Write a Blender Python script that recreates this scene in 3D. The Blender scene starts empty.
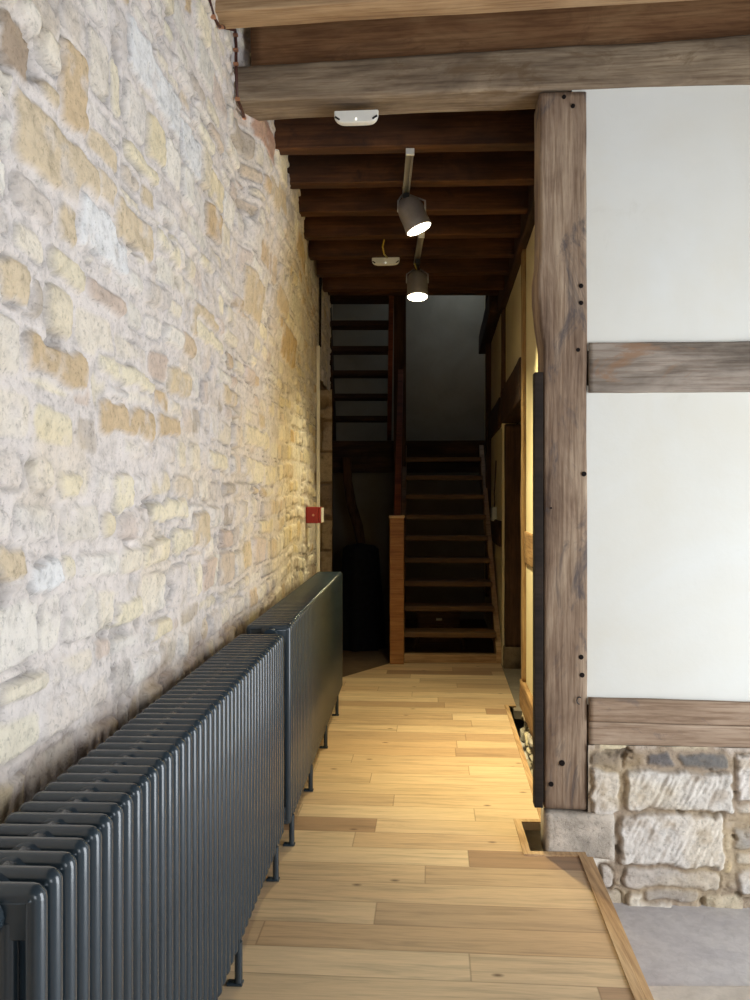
import bpy, bmesh, math, random
import numpy as np
from mathutils import Vector, Matrix, noise as mnoise

scene = bpy.context.scene
COL = scene.collection

# ------------------------------------------------------------------ camera
F = 810.0                      # focal length in pixels of the 750x1000 frame
EYE = 1.40
cd = bpy.data.cameras.new('camera')
cd.sensor_width = 36.0
cd.sensor_fit = 'AUTO'
cd.lens = 36.0 * F / 1000.0
cd.clip_start = 0.05
cam = bpy.data.objects.new('camera', cd)
cam.location = (0, 0, EYE)
cam.rotation_euler = (math.radians(90), 0, 0)
COL.objects.link(cam)
scene.camera = cam

# ------------------------------------------------------------------ view, world, daylight
scene.view_settings.view_transform = 'Standard'
scene.view_settings.look = 'None'
scene.view_settings.gamma = 1.0
scene.view_settings.use_curve_mapping = False
scene.view_settings.exposure = 0.0

w = bpy.data.worlds.new('world')
scene.world = w
w.use_nodes = True
w.node_tree.nodes['Background'].inputs[0].default_value = (0.75, 0.86, 1.0, 1)
w.node_tree.nodes['Background'].inputs[1].default_value = 0.05


def area_light(name, loc, target, sx, sy, power, color, spread=180):
    l = bpy.data.lights.new(name, 'AREA')
    l.shape = 'RECTANGLE'
    l.size, l.size_y = sx, sy
    l.energy = power
    l.color = color
    l.spread = math.radians(spread)
    o = bpy.data.objects.new(name, l)
    o.location = loc
    d = Vector(target) - Vector(loc)
    o.rotation_euler = d.to_track_quat('-Z', 'Y').to_euler()
    COL.objects.link(o)
    return o


DAY = (0.90, 0.95, 1.0)
# daylight coming through the glazed door in the right-hand wall of the near room, and a smaller window behind
area_light('daylight_door', (2.92, 1.15, 1.10), (-0.6, 1.55, 1.10), 1.7, 2.5, 130, DAY)
area_light('daylight_rear', (1.6, -3.08, 1.5), (0.8, 3.0, 1.3), 1.5, 1.5, 42, DAY)
# weak daylight from an upstairs window on the right of the stairwell
area_light('daylight_stairwell', (1.12, 9.0, 4.1), (0.3, 9.5, 2.6), 0.6, 0.7, 4.6, (0.62, 0.80, 1.0))


# ------------------------------------------------------------------ helpers
def srgb(r, g, b):
    def f(c):
        c /= 255.0
        return c / 12.92 if c <= 0.04045 else ((c + 0.055) / 1.055) ** 2.4
    return (f(r), f(g), f(b), 1.0)


def P(px, py, Y):
    return Vector(((px - 375.0) * Y / F, Y, EYE - (py - 500.0) * Y / F))


def tag(o, label=None, cat=None, group=None, kind=None):
    if label: o['label'] = label
    if cat: o['category'] = cat
    if group: o['group'] = group
    if kind: o['kind'] = kind
    return o


def empty(name, loc=(0, 0, 0), rz=0.0):
    o = bpy.data.objects.new(name, None)
    o.empty_display_size = 0.1
    o.location = loc
    o.rotation_euler = (0, 0, rz)
    COL.objects.link(o)
    return o


def link(name, me, mat=None, parent=None, loc=(0, 0, 0), rot=(0, 0, 0)):
    o = bpy.data.objects.new(name, me)
    if mat and len(me.materials) == 0:
        me.materials.append(mat)
    o.location = loc
    o.rotation_euler = rot
    COL.objects.link(o)
    if parent: o.parent = parent
    return o


def bm_mesh(bm, name, smooth=False):
    me = bpy.data.meshes.new(name)
    bmesh.ops.recalc_face_normals(bm, faces=bm.faces[:])
    bm.to_mesh(me)
    bm.free()
    if smooth:
        me.polygons.foreach_set('use_smooth', [True] * len(me.polygons))
    return me


def add_box(bm, lo, hi, bevel=0.0, seg=2):
    lo, hi = Vector(lo), Vector(hi)
    r = bmesh.ops.create_cube(bm, size=1.0)
    vs = r['verts']
    c = (lo + hi) / 2
    s = hi - lo
    for v in vs:
        v.co = Vector((v.co.x * s.x, v.co.y * s.y, v.co.z * s.z)) + c
    if bevel > 0:
        es = list({e for v in vs for e in v.link_edges})
        bmesh.ops.bevel(bm, geom=es, offset=bevel, segments=seg, affect='EDGES', profile=0.5)


def add_cyl(bm, a, b, r0, r1=None, seg=20, caps=True):
    a, b = Vector(a), Vector(b)
    r1 = r0 if r1 is None else r1
    d = b - a
    q = d.to_track_quat('Z', 'Y').to_matrix().to_4x4()
    m = Matrix.Translation((a + b) / 2) @ q
    bmesh.ops.create_cone(bm, cap_ends=caps, cap_tris=False, segments=seg, radius1=r0, radius2=r1,
                          depth=d.length, matrix=m)


def add_tube(bm, pts, r, seg=10):
    """a round bar following a list of points"""
    pts = [Vector(p) for p in pts]
    rings = []
    prev = None
    for i, p in enumerate(pts):
        t = (pts[min(i + 1, len(pts) - 1)] - pts[max(i - 1, 0)]).normalized()
        if prev is None:
            ref = Vector((0, 0, 1)) if abs(t.z) < 0.9 else Vector((1, 0, 0))
            n = t.cross(ref).normalized()
        else:
            n = (prev - t * prev.dot(t)).normalized()
        prev = n
        bn = t.cross(n)
        rr = r[i] if isinstance(r, (list, tuple)) else r
        rings.append([bm.verts.new(p + (n * math.cos(2 * math.pi * k / seg) + bn * math.sin(2 * math.pi * k / seg)) * rr)
                      for k in range(seg)])
    for A, B in zip(rings, rings[1:]):
        for k in range(seg):
            bm.faces.new((A[k], A[(k + 1) % seg], B[(k + 1) % seg], B[k]))
    bm.faces.new(rings[0][::-1])
    bm.faces.new(rings[-1])


def add_lathe(bm, prof, center=(0, 0, 0), seg=32):
    """prof: list of (radius, z)"""
    c = Vector(center)
    rings = []
    for r, z in prof:
        if r < 1e-6:
            rings.append([bm.verts.new(c + Vector((0, 0, z)))])
        else:
            rings.append([bm.verts.new(c + Vector((r * math.cos(2 * math.pi * k / seg), r * math.sin(2 * math.pi * k / seg), z)))
                          for k in range(seg)])
    for A, B in zip(rings, rings[1:]):
        for k in range(seg):
            k2 = (k + 1) % seg
            if len(A) == 1 and len(B) == 1: continue
            if len(A) == 1: bm.faces.new((A[0], B[k], B[k2]))
            elif len(B) == 1: bm.faces.new((A[k], A[k2], B[0]))
            else: bm.faces.new((A[k], A[k2], B[k2], B[k]))


def add_prism(bm, poly, z0, z1):
    """poly: list of (x, y), extruded in z"""
    a = [bm.verts.new((x, y, z0)) for x, y in poly]
    b = [bm.verts.new((x, y, z1)) for x, y in poly]
    bm.faces.new(a[::-1]); bm.faces.new(b)
    n = len(poly)
    for i in range(n):
        bm.faces.new((a[i], a[(i + 1) % n], b[(i + 1) % n], b[i]))


def beam_mesh(name, L, W, H, amp=0.004, rnd=0.012, res=0.03, seed=0, shape=None, low=2.0):
    """hewn timber: length along +X, y in [0,W], z in [0,H]; edges rounded, faces uneven.
    shape(x, y, z) -> (y, z) bends or carves the section."""
    n = max(2, int(L / res) + 1)
    xs = np.linspace(0, L, n)
    def side(a, b, k):
        return [(a[0] + (b[0] - a[0]) * i / k, a[1] + (b[1] - a[1]) * i / k) for i in range(k)]
    r = min(rnd, W * .4, H * .4)
    ky, kz = max(2, int(W / res)), max(2, int(H / res))
    loop = []
    loop += side((r, 0), (W - r, 0), ky)
    loop += [(W - r + r * math.sin(t), r - r * math.cos(t)) for t in (0, .5, 1.05)]
    loop += side((W, r), (W, H - r), kz)
    loop += [(W - r + r * math.cos(t), H - r + r * math.sin(t)) for t in (0, .5, 1.05)]
    loop += side((W - r, H), (r, H), ky)
    loop += [(r - r * math.sin(t), H - r + r * math.cos(t)) for t in (0, .5, 1.05)]
    loop += side((0, H - r), (0, r), kz)
    loop += [(r - r * math.cos(t), r - r * math.sin(t)) for t in (0, .5, 1.05)]
    bm = bmesh.new()
    rings = []
    off = Vector((seed * 7.31, seed * 3.17, seed * 1.7))
    cy, cz = W / 2, H / 2
    for x in xs:
        ring = []
        for (y, z) in loop:
            p = Vector((x * low, y * 6, z * 6)) + off
            d = (mnoise.noise(p) * 1.0 + mnoise.noise(Vector((x * 6, y * 22, z * 22)) + off) * .5) * amp
            dy, dz = y - cy, z - cz
            l = math.hypot(dy, dz) or 1
            yy, zz = y + dy / l * d, z + dz / l * d
            if shape: yy, zz = shape(x, yy, zz)
            ring.append(bm.verts.new((x, yy, zz)))
        rings.append(ring)
    m = len(loop)
    for A, B in zip(rings, rings[1:]):
        for k in range(m):
            bm.faces.new((A[k], A[(k + 1) % m], B[(k + 1) % m], B[k]))
    bm.faces.new(rings[0][::-1]); bm.faces.new(rings[-1])
    return bm_mesh(bm, name, smooth=True)


# ------------------------------------------------------------------ node helpers
class NT:
    def __init__(self, name):
        self.m = bpy.data.materials.new(name)
        self.m.use_nodes = True
        self.t = self.m.node_tree
        self.b = self.t.nodes['Principled BSDF']
    def n(self, typ, **kw):
        nd = self.t.nodes.new(typ)
        for k, v in kw.items(): setattr(nd, k, v)
        return nd
    def l(self, a, b): self.t.links.new(a, b)
    def val(self, sock, v):
        if hasattr(v, 'links') or isinstance(v, bpy.types.NodeSocket): self.l(v, sock)
        else: sock.default_value = v
    def math(self, op, a, b=0.0, c=None):
        nd = self.n('ShaderNodeMath', operation=op)
        self.val(nd.inputs[0], a); self.val(nd.inputs[1], b)
        if c is not None: self.val(nd.inputs[2], c)
        return nd.outputs[0]
    def coord(self, which='Object'):
        return self.n('ShaderNodeTexCoord').outputs[which]
    def mapping(self, vec, scale=(1, 1, 1), loc=(0, 0, 0), rot=(0, 0, 0)):
        nd = self.n('ShaderNodeMapping')
        self.l(vec, nd.inputs[0])
        nd.inputs['Scale'].default_value = scale
        nd.inputs['Location'].default_value = loc
        nd.inputs['Rotation'].default_value = rot
        return nd.outputs[0]
    def noise(self, vec, scale, detail=4, rough=.55, dist=0.0):
        nd = self.n('ShaderNodeTexNoise')
        self.l(vec, nd.inputs['Vector'])
        nd.inputs['Scale'].default_value = scale
        nd.inputs['Detail'].default_value = detail
        nd.inputs['Roughness'].default_value = rough
        nd.inputs['Distortion'].default_value = dist
        return nd.outputs['Fac']
    def ramp(self, fac, stops):
        nd = self.n('ShaderNodeValToRGB')
        self.l(fac, nd.inputs[0])
        e = nd.color_ramp.elements
        while len(e) < len(stops): e.new(0.5)
        for i, (p, c) in enumerate(stops):
            e[i].position = p
            e[i].color = c if len(c) == 4 else (*c, 1)
        return nd.outputs[0]
    def mix(self, fac, a, b, mode='MIX'):
        nd = self.n('ShaderNodeMix', data_type='RGBA', blend_type=mode)
        self.val(nd.inputs[0], fac); self.val(nd.inputs[6], a); self.val(nd.inputs[7], b)
        return nd.outputs[2]
    def bump(self, height, strength=.3, dist=.01, normal=None):
        nd = self.n('ShaderNodeBump')
        nd.inputs['Strength'].default_value = strength
        nd.inputs['Distance'].default_value = dist
        self.l(height, nd.inputs['Height'])
        if normal: self.l(normal, nd.inputs['Normal'])
        return nd.outputs[0]
    def done(self, color=None, rough=None, normal=None, spec=None):
        if color is not None: self.val(self.b.inputs['Base Color'], color)
        if rough is not None: self.val(self.b.inputs['Roughness'], rough)
        if normal is not None: self.l(normal, self.b.inputs['Normal'])
        if spec is not None: self.b.inputs['Specular IOR Level'].default_value = spec
        return self.m


BW = lambda v: (v, v, v, 1)


def timber(name, dark, mid, light, bump=.5, rough=.75, stain=None, grain=14.0):
    t = NT(name)
    c = t.coord('Object')
    info = t.n('ShaderNodeObjectInfo').outputs['Random']
    add = t.n('ShaderNodeVectorMath', operation='ADD')
    t.l(c, add.inputs[0])
    comb = t.n('ShaderNodeCombineXYZ')
    for i in range(3): t.l(t.math('MULTIPLY', info, 37.0 + 11 * i), comb.inputs[i])
    t.l(comb.outputs[0], add.inputs[1])
    v = add.outputs[0]
    g1 = t.noise(t.mapping(v, (1.3, grain, grain)), 1.0, 6, .62, .6)
    g2 = t.noise(t.mapping(v, (4, 85, 85)), 1.0, 4, .6)
    bl = t.noise(t.mapping(v, (2.2, 5, 5)), 1.0, 5, .65, .4)
    m = t.math('ADD', t.math('MULTIPLY', g1, .5), t.math('MULTIPLY', bl, .5))
    col = t.ramp(m, [(.34, dark), (.48, mid), (.64, light)])
    col = t.mix(t.ramp(g2, [(.38, BW(.25)), (.54, BW(1.0))]), t.mix(1.0, col, (.62, .56, .52, 1), 'MULTIPLY'), col)
    if stain:
        s = t.noise(t.mapping(v, (3.0, 7, 7), (3, 1, 4)), 1.0, 6, .7, .8)
        col = t.mix(t.ramp(s, [(.56, BW(0)), (.66, BW(.75))]), col, stain)
    h = t.math('ADD', t.math('MULTIPLY', g2, .5), g1)
    return t.done(col, rough, t.bump(h, bump, .006), .3)


def plain(name, col, rough=.5, metal=0.0, spec=.5, mottle=.0, bump=0.0, scale=60):
    t = NT(name)
    c = col
    v = t.coord('Object')
    nz = t.noise(v, scale, 3)
    c = t.mix(t.ramp(nz, [(.3, BW(0)), (.7, BW(1))]), tuple(x * (1 - mottle) for x in col[:3]) + (1,), tuple(min(1, x * (1 + mottle)) for x in col[:3]) + (1,))
    t.b.inputs['Metallic'].default_value = metal
    return t.done(c, rough, t.bump(nz, bump, .002) if bump else None, spec)


def emitter(name, col, strength):
    t = NT(name)
    nz = t.noise(t.coord('Object'), 20, 2)
    t.l(t.mix(t.math('MULTIPLY', nz, .1), col, (1, 1, 1, 1)), t.b.inputs['Emission Color'])
    t.b.inputs['Emission Strength'].default_value = strength
    return t.done(col, .4)


# ------------------------------------------------------------------ materials
M = {}
M['beam'] = timber('old_beam_oak', srgb(84, 71, 58), srgb(126, 110, 92), srgb(164, 147, 124), .6, .85, srgb(104, 84, 62))
M['rail'] = timber('grey_rail_oak', srgb(84, 76, 68), srgb(128, 118, 108), srgb(168, 156, 144), 1.0, .88, srgb(140, 108, 82), 8)
M['sill'] = timber('sill_oak', srgb(112, 92, 74), srgb(152, 130, 110), srgb(180, 160, 140), .5, .85, srgb(108, 98, 94), 20)
M['joist'] = timber('brown_joist', srgb(42, 25, 14), srgb(70, 42, 22), srgb(98, 62, 34), .3, .7, srgb(50, 30, 20))
M['trimmer'] = timber('orange_joist', srgb(104, 72, 48), srgb(140, 102, 70), srgb(164, 128, 92), .3, .7, srgb(112, 80, 56))
M['joist_light'] = timber('pine_joist', srgb(140, 110, 80), srgb(168, 138, 104), srgb(190, 162, 126), .3, .7, None)
M['dark_wood'] = timber('dark_wood', srgb(36, 24, 18), srgb(58, 40, 28), srgb(84, 58, 40), .3, .7)
M['stair'] = timber('stair_oak', srgb(78, 56, 34), srgb(106, 78, 48), srgb(126, 96, 62), .2, .5)
M['newel'] = timber('newel_oak', srgb(136, 88, 44), srgb(160, 108, 58), srgb(178, 128, 76), .15, .45, None, 20)
M['ceiling'] = timber('ceiling_board', srgb(40, 24, 14), srgb(58, 36, 21), srgb(76, 50, 30), .2, .8)
M['trim'] = timber('oak_trim', srgb(164, 130, 94), srgb(190, 156, 116), srgb(204, 174, 136), .2, .5, None, 22)
M['trim_y'] = timber('oak_edge_trim', srgb(164, 130, 94), srgb(190, 156, 116), srgb(204, 174, 136), .15, .5, None, 20)
for nd in M['trim_y'].node_tree.nodes:   # the edging runs along y
    if nd.type == 'MAPPING':
        sx, sy, sz = nd.inputs['Scale'].default_value
        nd.inputs['Scale'].default_value = (sy, sx, sz)
M['black_board'] = timber('dark_board', srgb(22, 17, 14), srgb(36, 28, 23), srgb(48, 38, 30), .3, .8)
M['radiator'] = plain('radiator_enamel', srgb(44, 55, 63), .25, 0.0, .45, .04)
M['radiator'].node_tree.nodes['Principled BSDF'].inputs['Coat Weight'].default_value = .45
M['radiator'].node_tree.nodes['Principled BSDF'].inputs['Coat Roughness'].default_value = .12
M['radiator'].node_tree.nodes['Principled BSDF'].inputs['Coat IOR'].default_value = 1.5
M['white_plastic'] = plain('white_plastic', srgb(226, 226, 220), .4, 0, .5, .02)
M['grey_metal'] = plain('grey_metal', srgb(120, 120, 120), .35, .8, .5, .05)
M['lamp_shell'] = plain('lamp_shell', srgb(140, 134, 130), .45, .3, .5, .05)
M['track_metal'] = plain('track_metal', srgb(170, 168, 164), .4, .5, .5, .05)
M['black_metal'] = plain('black_metal', srgb(26, 26, 28), .45, .2, .5, .05)
M['red_plastic'] = plain('red_plastic', srgb(146, 30, 22), .4, 0, .5, .05)
M['cable_brown'] = plain('brown_cable', srgb(70, 38, 30), .5, 0, .4, .05)
M['cable_yellow'] = plain('yellow_cable', srgb(170, 150, 50), .5, 0, .4, .05)
M['copper_clip'] = plain('copper_clip', srgb(200, 150, 120), .35, .8, .5, .05)
M['conduit'] = plain('white_conduit', srgb(228, 222, 204), .5, 0, .4, .02)
M['peg'] = plain('black_peg', srgb(24, 18, 16), .9, 0, .2, .2)
M['dark_cloth'] = plain('dark_cloth', srgb(24, 25, 30), .95, 0, .1, .25, .3, 30)
M['led'] = emitter('pilot_led', (1, 1, .9, 1), 1.5)
M['lamp_glow'] = emitter('lamp_glow', (1.0, .90, .66, 1), 14.0)
M['glass'] = plain('clear_box', srgb(200, 205, 200), .15, 0, .6, .05)


def plaster(name, base, warm):
    t = NT(name)
    v = t.coord('Object')
    a = t.noise(v, 1.6, 5, .6, .5)
    b = t.noise(v, 26, 4, .6)
    col = t.mix(t.ramp(a, [(.35, BW(0)), (.75, BW(1))]), base, warm)
    col = t.mix(t.ramp(t.noise(v, 5, 6, .7, 1.0), [(.62, BW(0)), (.78, BW(.35))]), col, tuple(c * .8 for c in warm[:3]) + (1,))
    h = t.math('ADD', t.math('MULTIPLY', b, .35), t.noise(v, 4, 3))
    return t.done(col, .9, t.bump(h, .25, .01), .2)


M['plaster'] = plaster('lime_plaster', srgb(222, 223, 219), srgb(218, 215, 204))
M['plaster_cream'] = plaster('cream_plaster', srgb(218, 206, 170), srgb(206, 190, 148))
M['plaster_dull'] = plaster('dull_plaster', srgb(150, 140, 122), srgb(128, 116, 98))


def stone_mat(name, bump=.6):
    """colour of each stone and of the mortar comes from the mesh's colour attribute"""
    t = NT(name)
    at = t.n('ShaderNodeAttribute', attribute_name='stone_col').outputs['Color']
    v = t.coord('Object')
    n1 = t.noise(v, 22, 8, .72, .0)
    n2 = t.noise(v, 75, 5, .7)
    col = t.mix(1.0, at, t.ramp(n1, [(.30, BW(.74)), (.50, BW(1.08)), (.72, BW(1.2))]), 'MULTIPLY')
    col = t.mix(1.0, col, t.ramp(n2, [(.30, BW(.62)), (.46, BW(1.0))]), 'MULTIPLY')
    h = t.math('ADD', t.math('MULTIPLY', n2, .4), n1)
    return t.done(col, .92, t.bump(h, bump, .012), .15)


M['rubble'] = stone_mat('rubble_limestone', .8)
M['plinth'] = stone_mat('tooled_limestone', .6)


def flag_mat(name, a, b):
    t = NT(name)
    v = t.coord('Object')
    n1 = t.noise(v, 3.0, 6, .6, .6)
    n2 = t.noise(v, 26, 6, .65, .4)
    col = t.mix(t.ramp(n1, [(.35, BW(0)), (.7, BW(1))]), a, b)
    col = t.mix(1.0, col, t.ramp(n2, [(.3, BW(.86)), (.6, BW(1.04))]), 'MULTIPLY')
    return t.done(col, .75, t.bump(t.math('ADD', n2, n1), .35, .008), .3)


M['flag'] = flag_mat('grey_flagstone', srgb(182, 178, 180), srgb(206, 202, 200))
M['flag_pale'] = flag_mat('pale_flagstone', srgb(206, 198, 188), srgb(190, 180, 168))
M['flag_dull'] = flag_mat('dull_flagstone', srgb(120, 110, 98), srgb(140, 130, 116))
M['earth'] = flag_mat('worn_brick_floor', srgb(92, 74, 56), srgb(116, 94, 72))


def oak_floor():
    t = NT('oak_planks')
    v = t.coord('Object')
    sep = t.n('ShaderNodeSeparateXYZ'); t.l(v, sep.inputs[0])
    x, y = sep.outputs[0], sep.outputs[1]
    PW = .148
    yr = t.math('DIVIDE', y, PW)
    row = t.math('FLOOR', yr)
    wn = t.n('ShaderNodeTexWhiteNoise', noise_dimensions='1D'); t.l(row, wn.inputs['W'])
    wn2 = t.n('ShaderNodeTexWhiteNoise', noise_dimensions='1D'); t.l(t.math('ADD', row, 91.7), wn2.inputs['W'])
    ln = t.math('ADD', .75, t.math('MULTIPLY', wn2.outputs[0], .75))
    xr = t.math('ADD', t.math('DIVIDE', x, ln), t.math('MULTIPLY', wn.outputs[0], 9.0))
    cell = t.math('FLOOR', xr)
    cmb = t.n('ShaderNodeCombineXYZ'); t.l(row, cmb.inputs[0]); t.l(cell, cmb.inputs[1])
    wn3 = t.n('ShaderNodeTexWhiteNoise', noise_dimensions='2D'); t.l(cmb.outputs[0], wn3.inputs['Vector'])
    rnd = wn3.outputs[0]
    fy = t.math('FRACT', yr); fx = t.math('FRACT', xr)
    ey = t.math('MULTIPLY', t.math('MINIMUM', fy, t.math('SUBTRACT', 1.0, fy)), PW)
    ex = t.math('MULTIPLY', t.math('MINIMUM', fx, t.math('SUBTRACT', 1.0, fx)), ln)
    edge = t.math('MINIMUM', ex, ey)
    gap = t.ramp(edge, [(.0, BW(.5)), (.0016, BW(1))])
    # grain, shifted on each plank
    off = t.n('ShaderNodeCombineXYZ')
    t.l(t.math('MULTIPLY', rnd, 53.0), off.inputs[0]); t.l(t.math('MULTIPLY', rnd, 17.0), off.inputs[1])
    ad = t.n('ShaderNodeVectorMath', operation='ADD'); t.l(v, ad.inputs[0]); t.l(off.outputs[0], ad.inputs[1])
    g = t.noise(t.mapping(ad.outputs[0], (2.0, 26, 1)), 1.0, 6, .6, .9)
    g2 = t.noise(t.mapping(ad.outputs[0], (9, 160, 1)), 1.0, 3, .6)
    base = t.ramp(rnd, [(0, srgb(160, 128, 100)), (.22, srgb(184, 154, 122)), (.5, srgb(206, 178, 142)), (.8, srgb(218, 192, 156)), (1, srgb(196, 164, 128))])
    col = t.mix(1.0, base, t.ramp(g, [(.30, BW(.68)), (.48, BW(.98)), (.70, BW(1.12))]), 'MULTIPLY')
    col = t.mix(1.0, col, t.ramp(g2, [(.3, BW(.86)), (.55, BW(1.0))]), 'MULTIPLY')
    # knots
    vo = t.n('ShaderNodeTexVoronoi', feature='F1', voronoi_dimensions='2D'); t.l(t.mapping(ad.outputs[0], (2.6, 5.2, 1)), vo.inputs['Vector'])
    vo.inputs['Scale'].default_value = 1.0
    sp = t.n('ShaderNodeSeparateColor'); t.l(vo.outputs['Color'], sp.inputs[0])
    gate = t.math('GREATER_THAN', sp.outputs[0], .72)
    kn = t.ramp(vo.outputs['Distance'], [(.015, BW(1)), (.06, BW(0))])
    col = t.mix(t.math('MULTIPLY', t.math('MULTIPLY', kn, gate), .8), col, srgb(84, 58, 40))
    col = t.mix(gap, srgb(104, 74, 50), col)
    h = t.math('ADD', t.math('MULTIPLY', g2, .15), gap)
    rough = t.math('ADD', .36, t.math('MULTIPLY', g, .2))
    return t.done(col, rough, t.bump(h, .25, .002), .45)


M['oak_floor'] = oak_floor()


# ------------------------------------------------------------------ numpy noise
def vnoise(u, v, seed=0):
    iu, iv = np.floor(u).astype(np.int64), np.floor(v).astype(np.int64)
    fu, fv = u - iu, v - iv
    fu = fu * fu * (3 - 2 * fu); fv = fv * fv * (3 - 2 * fv)
    def h(a, b):
        n = (a * 374761393 + b * 668265263 + seed * 974634777) & 0xffffffff
        n = ((n ^ (n >> 13)) * 1274126177) & 0xffffffff
        n = (n ^ (n >> 16)) & 0xffffffff
        return n / 4294967295.0
    a = h(iu, iv) * (1 - fu) + h(iu + 1, iv) * fu
    b = h(iu, iv + 1) * (1 - fu) + h(iu + 1, iv + 1) * fu
    return (a * (1 - fv) + b * fv) * 2 - 1


def fbm(u, v, seed=0, oct=4):
    s, a, t = 0.0, 1.0, 0.0
    for i in range(oct):
        s = s + a * vnoise(u * 2 ** i, v * 2 ** i, seed + i * 13)
        t += a; a *= .55
    return s / t


def sstep(a, b, x):
    t = np.clip((x - a) / (b - a), 0, 1)
    return t * t * (3 - 2 * t)


def grid_mesh(name, pts, colors, nu, nv, mat, keep=None):
    """pts (nv, nu, 3) -> one mesh with a colour attribute"""
    me = bpy.data.meshes.new(name)
    idx = np.arange(nu * nv).reshape(nv, nu)
    q = np.stack([idx[:-1, :-1], idx[:-1, 1:], idx[1:, 1:], idx[1:, :-1]], -1).reshape(-1, 4)
    if keep is not None:
        q = q[keep.reshape(-1)]
    V = pts.reshape(-1, 3)
    me.vertices.add(len(V)); me.vertices.foreach_set('co', V.astype(np.float32).ravel())
    me.loops.add(q.size); me.loops.foreach_set('vertex_index', q.astype(np.int32).ravel())
    me.polygons.add(len(q))
    me.polygons.foreach_set('loop_start', np.arange(0, q.size, 4, dtype=np.int32))
    me.polygons.foreach_set('loop_total', np.full(len(q), 4, dtype=np.int32))
    me.polygons.foreach_set('use_smooth', np.ones(len(q), dtype=bool))
    me.update(); me.validate()
    at = me.attributes.new('stone_col', 'FLOAT_COLOR', 'POINT')
    c4 = np.ones((len(V), 4), np.float32); c4[:, :3] = colors.reshape(-1, 3)
    at.data.foreach_set('color', c4.ravel())
    me.materials.append(mat)
    return me


def C3(r, g, b): return np.array(srgb(r, g, b)[:3])


# ------------------------------------------------------------------ the rubble wall on the left
LA, LB = -0.73, 0.0457            # wall face: X = LA + LB * Y


def lw(px, py):
    """pixel of the photo -> (Y, z) on the face of the left wall"""
    Y = LA / ((px - 375.0) / F - LB)
    return Y, EYE - (py - 500.0) * Y / F


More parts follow.
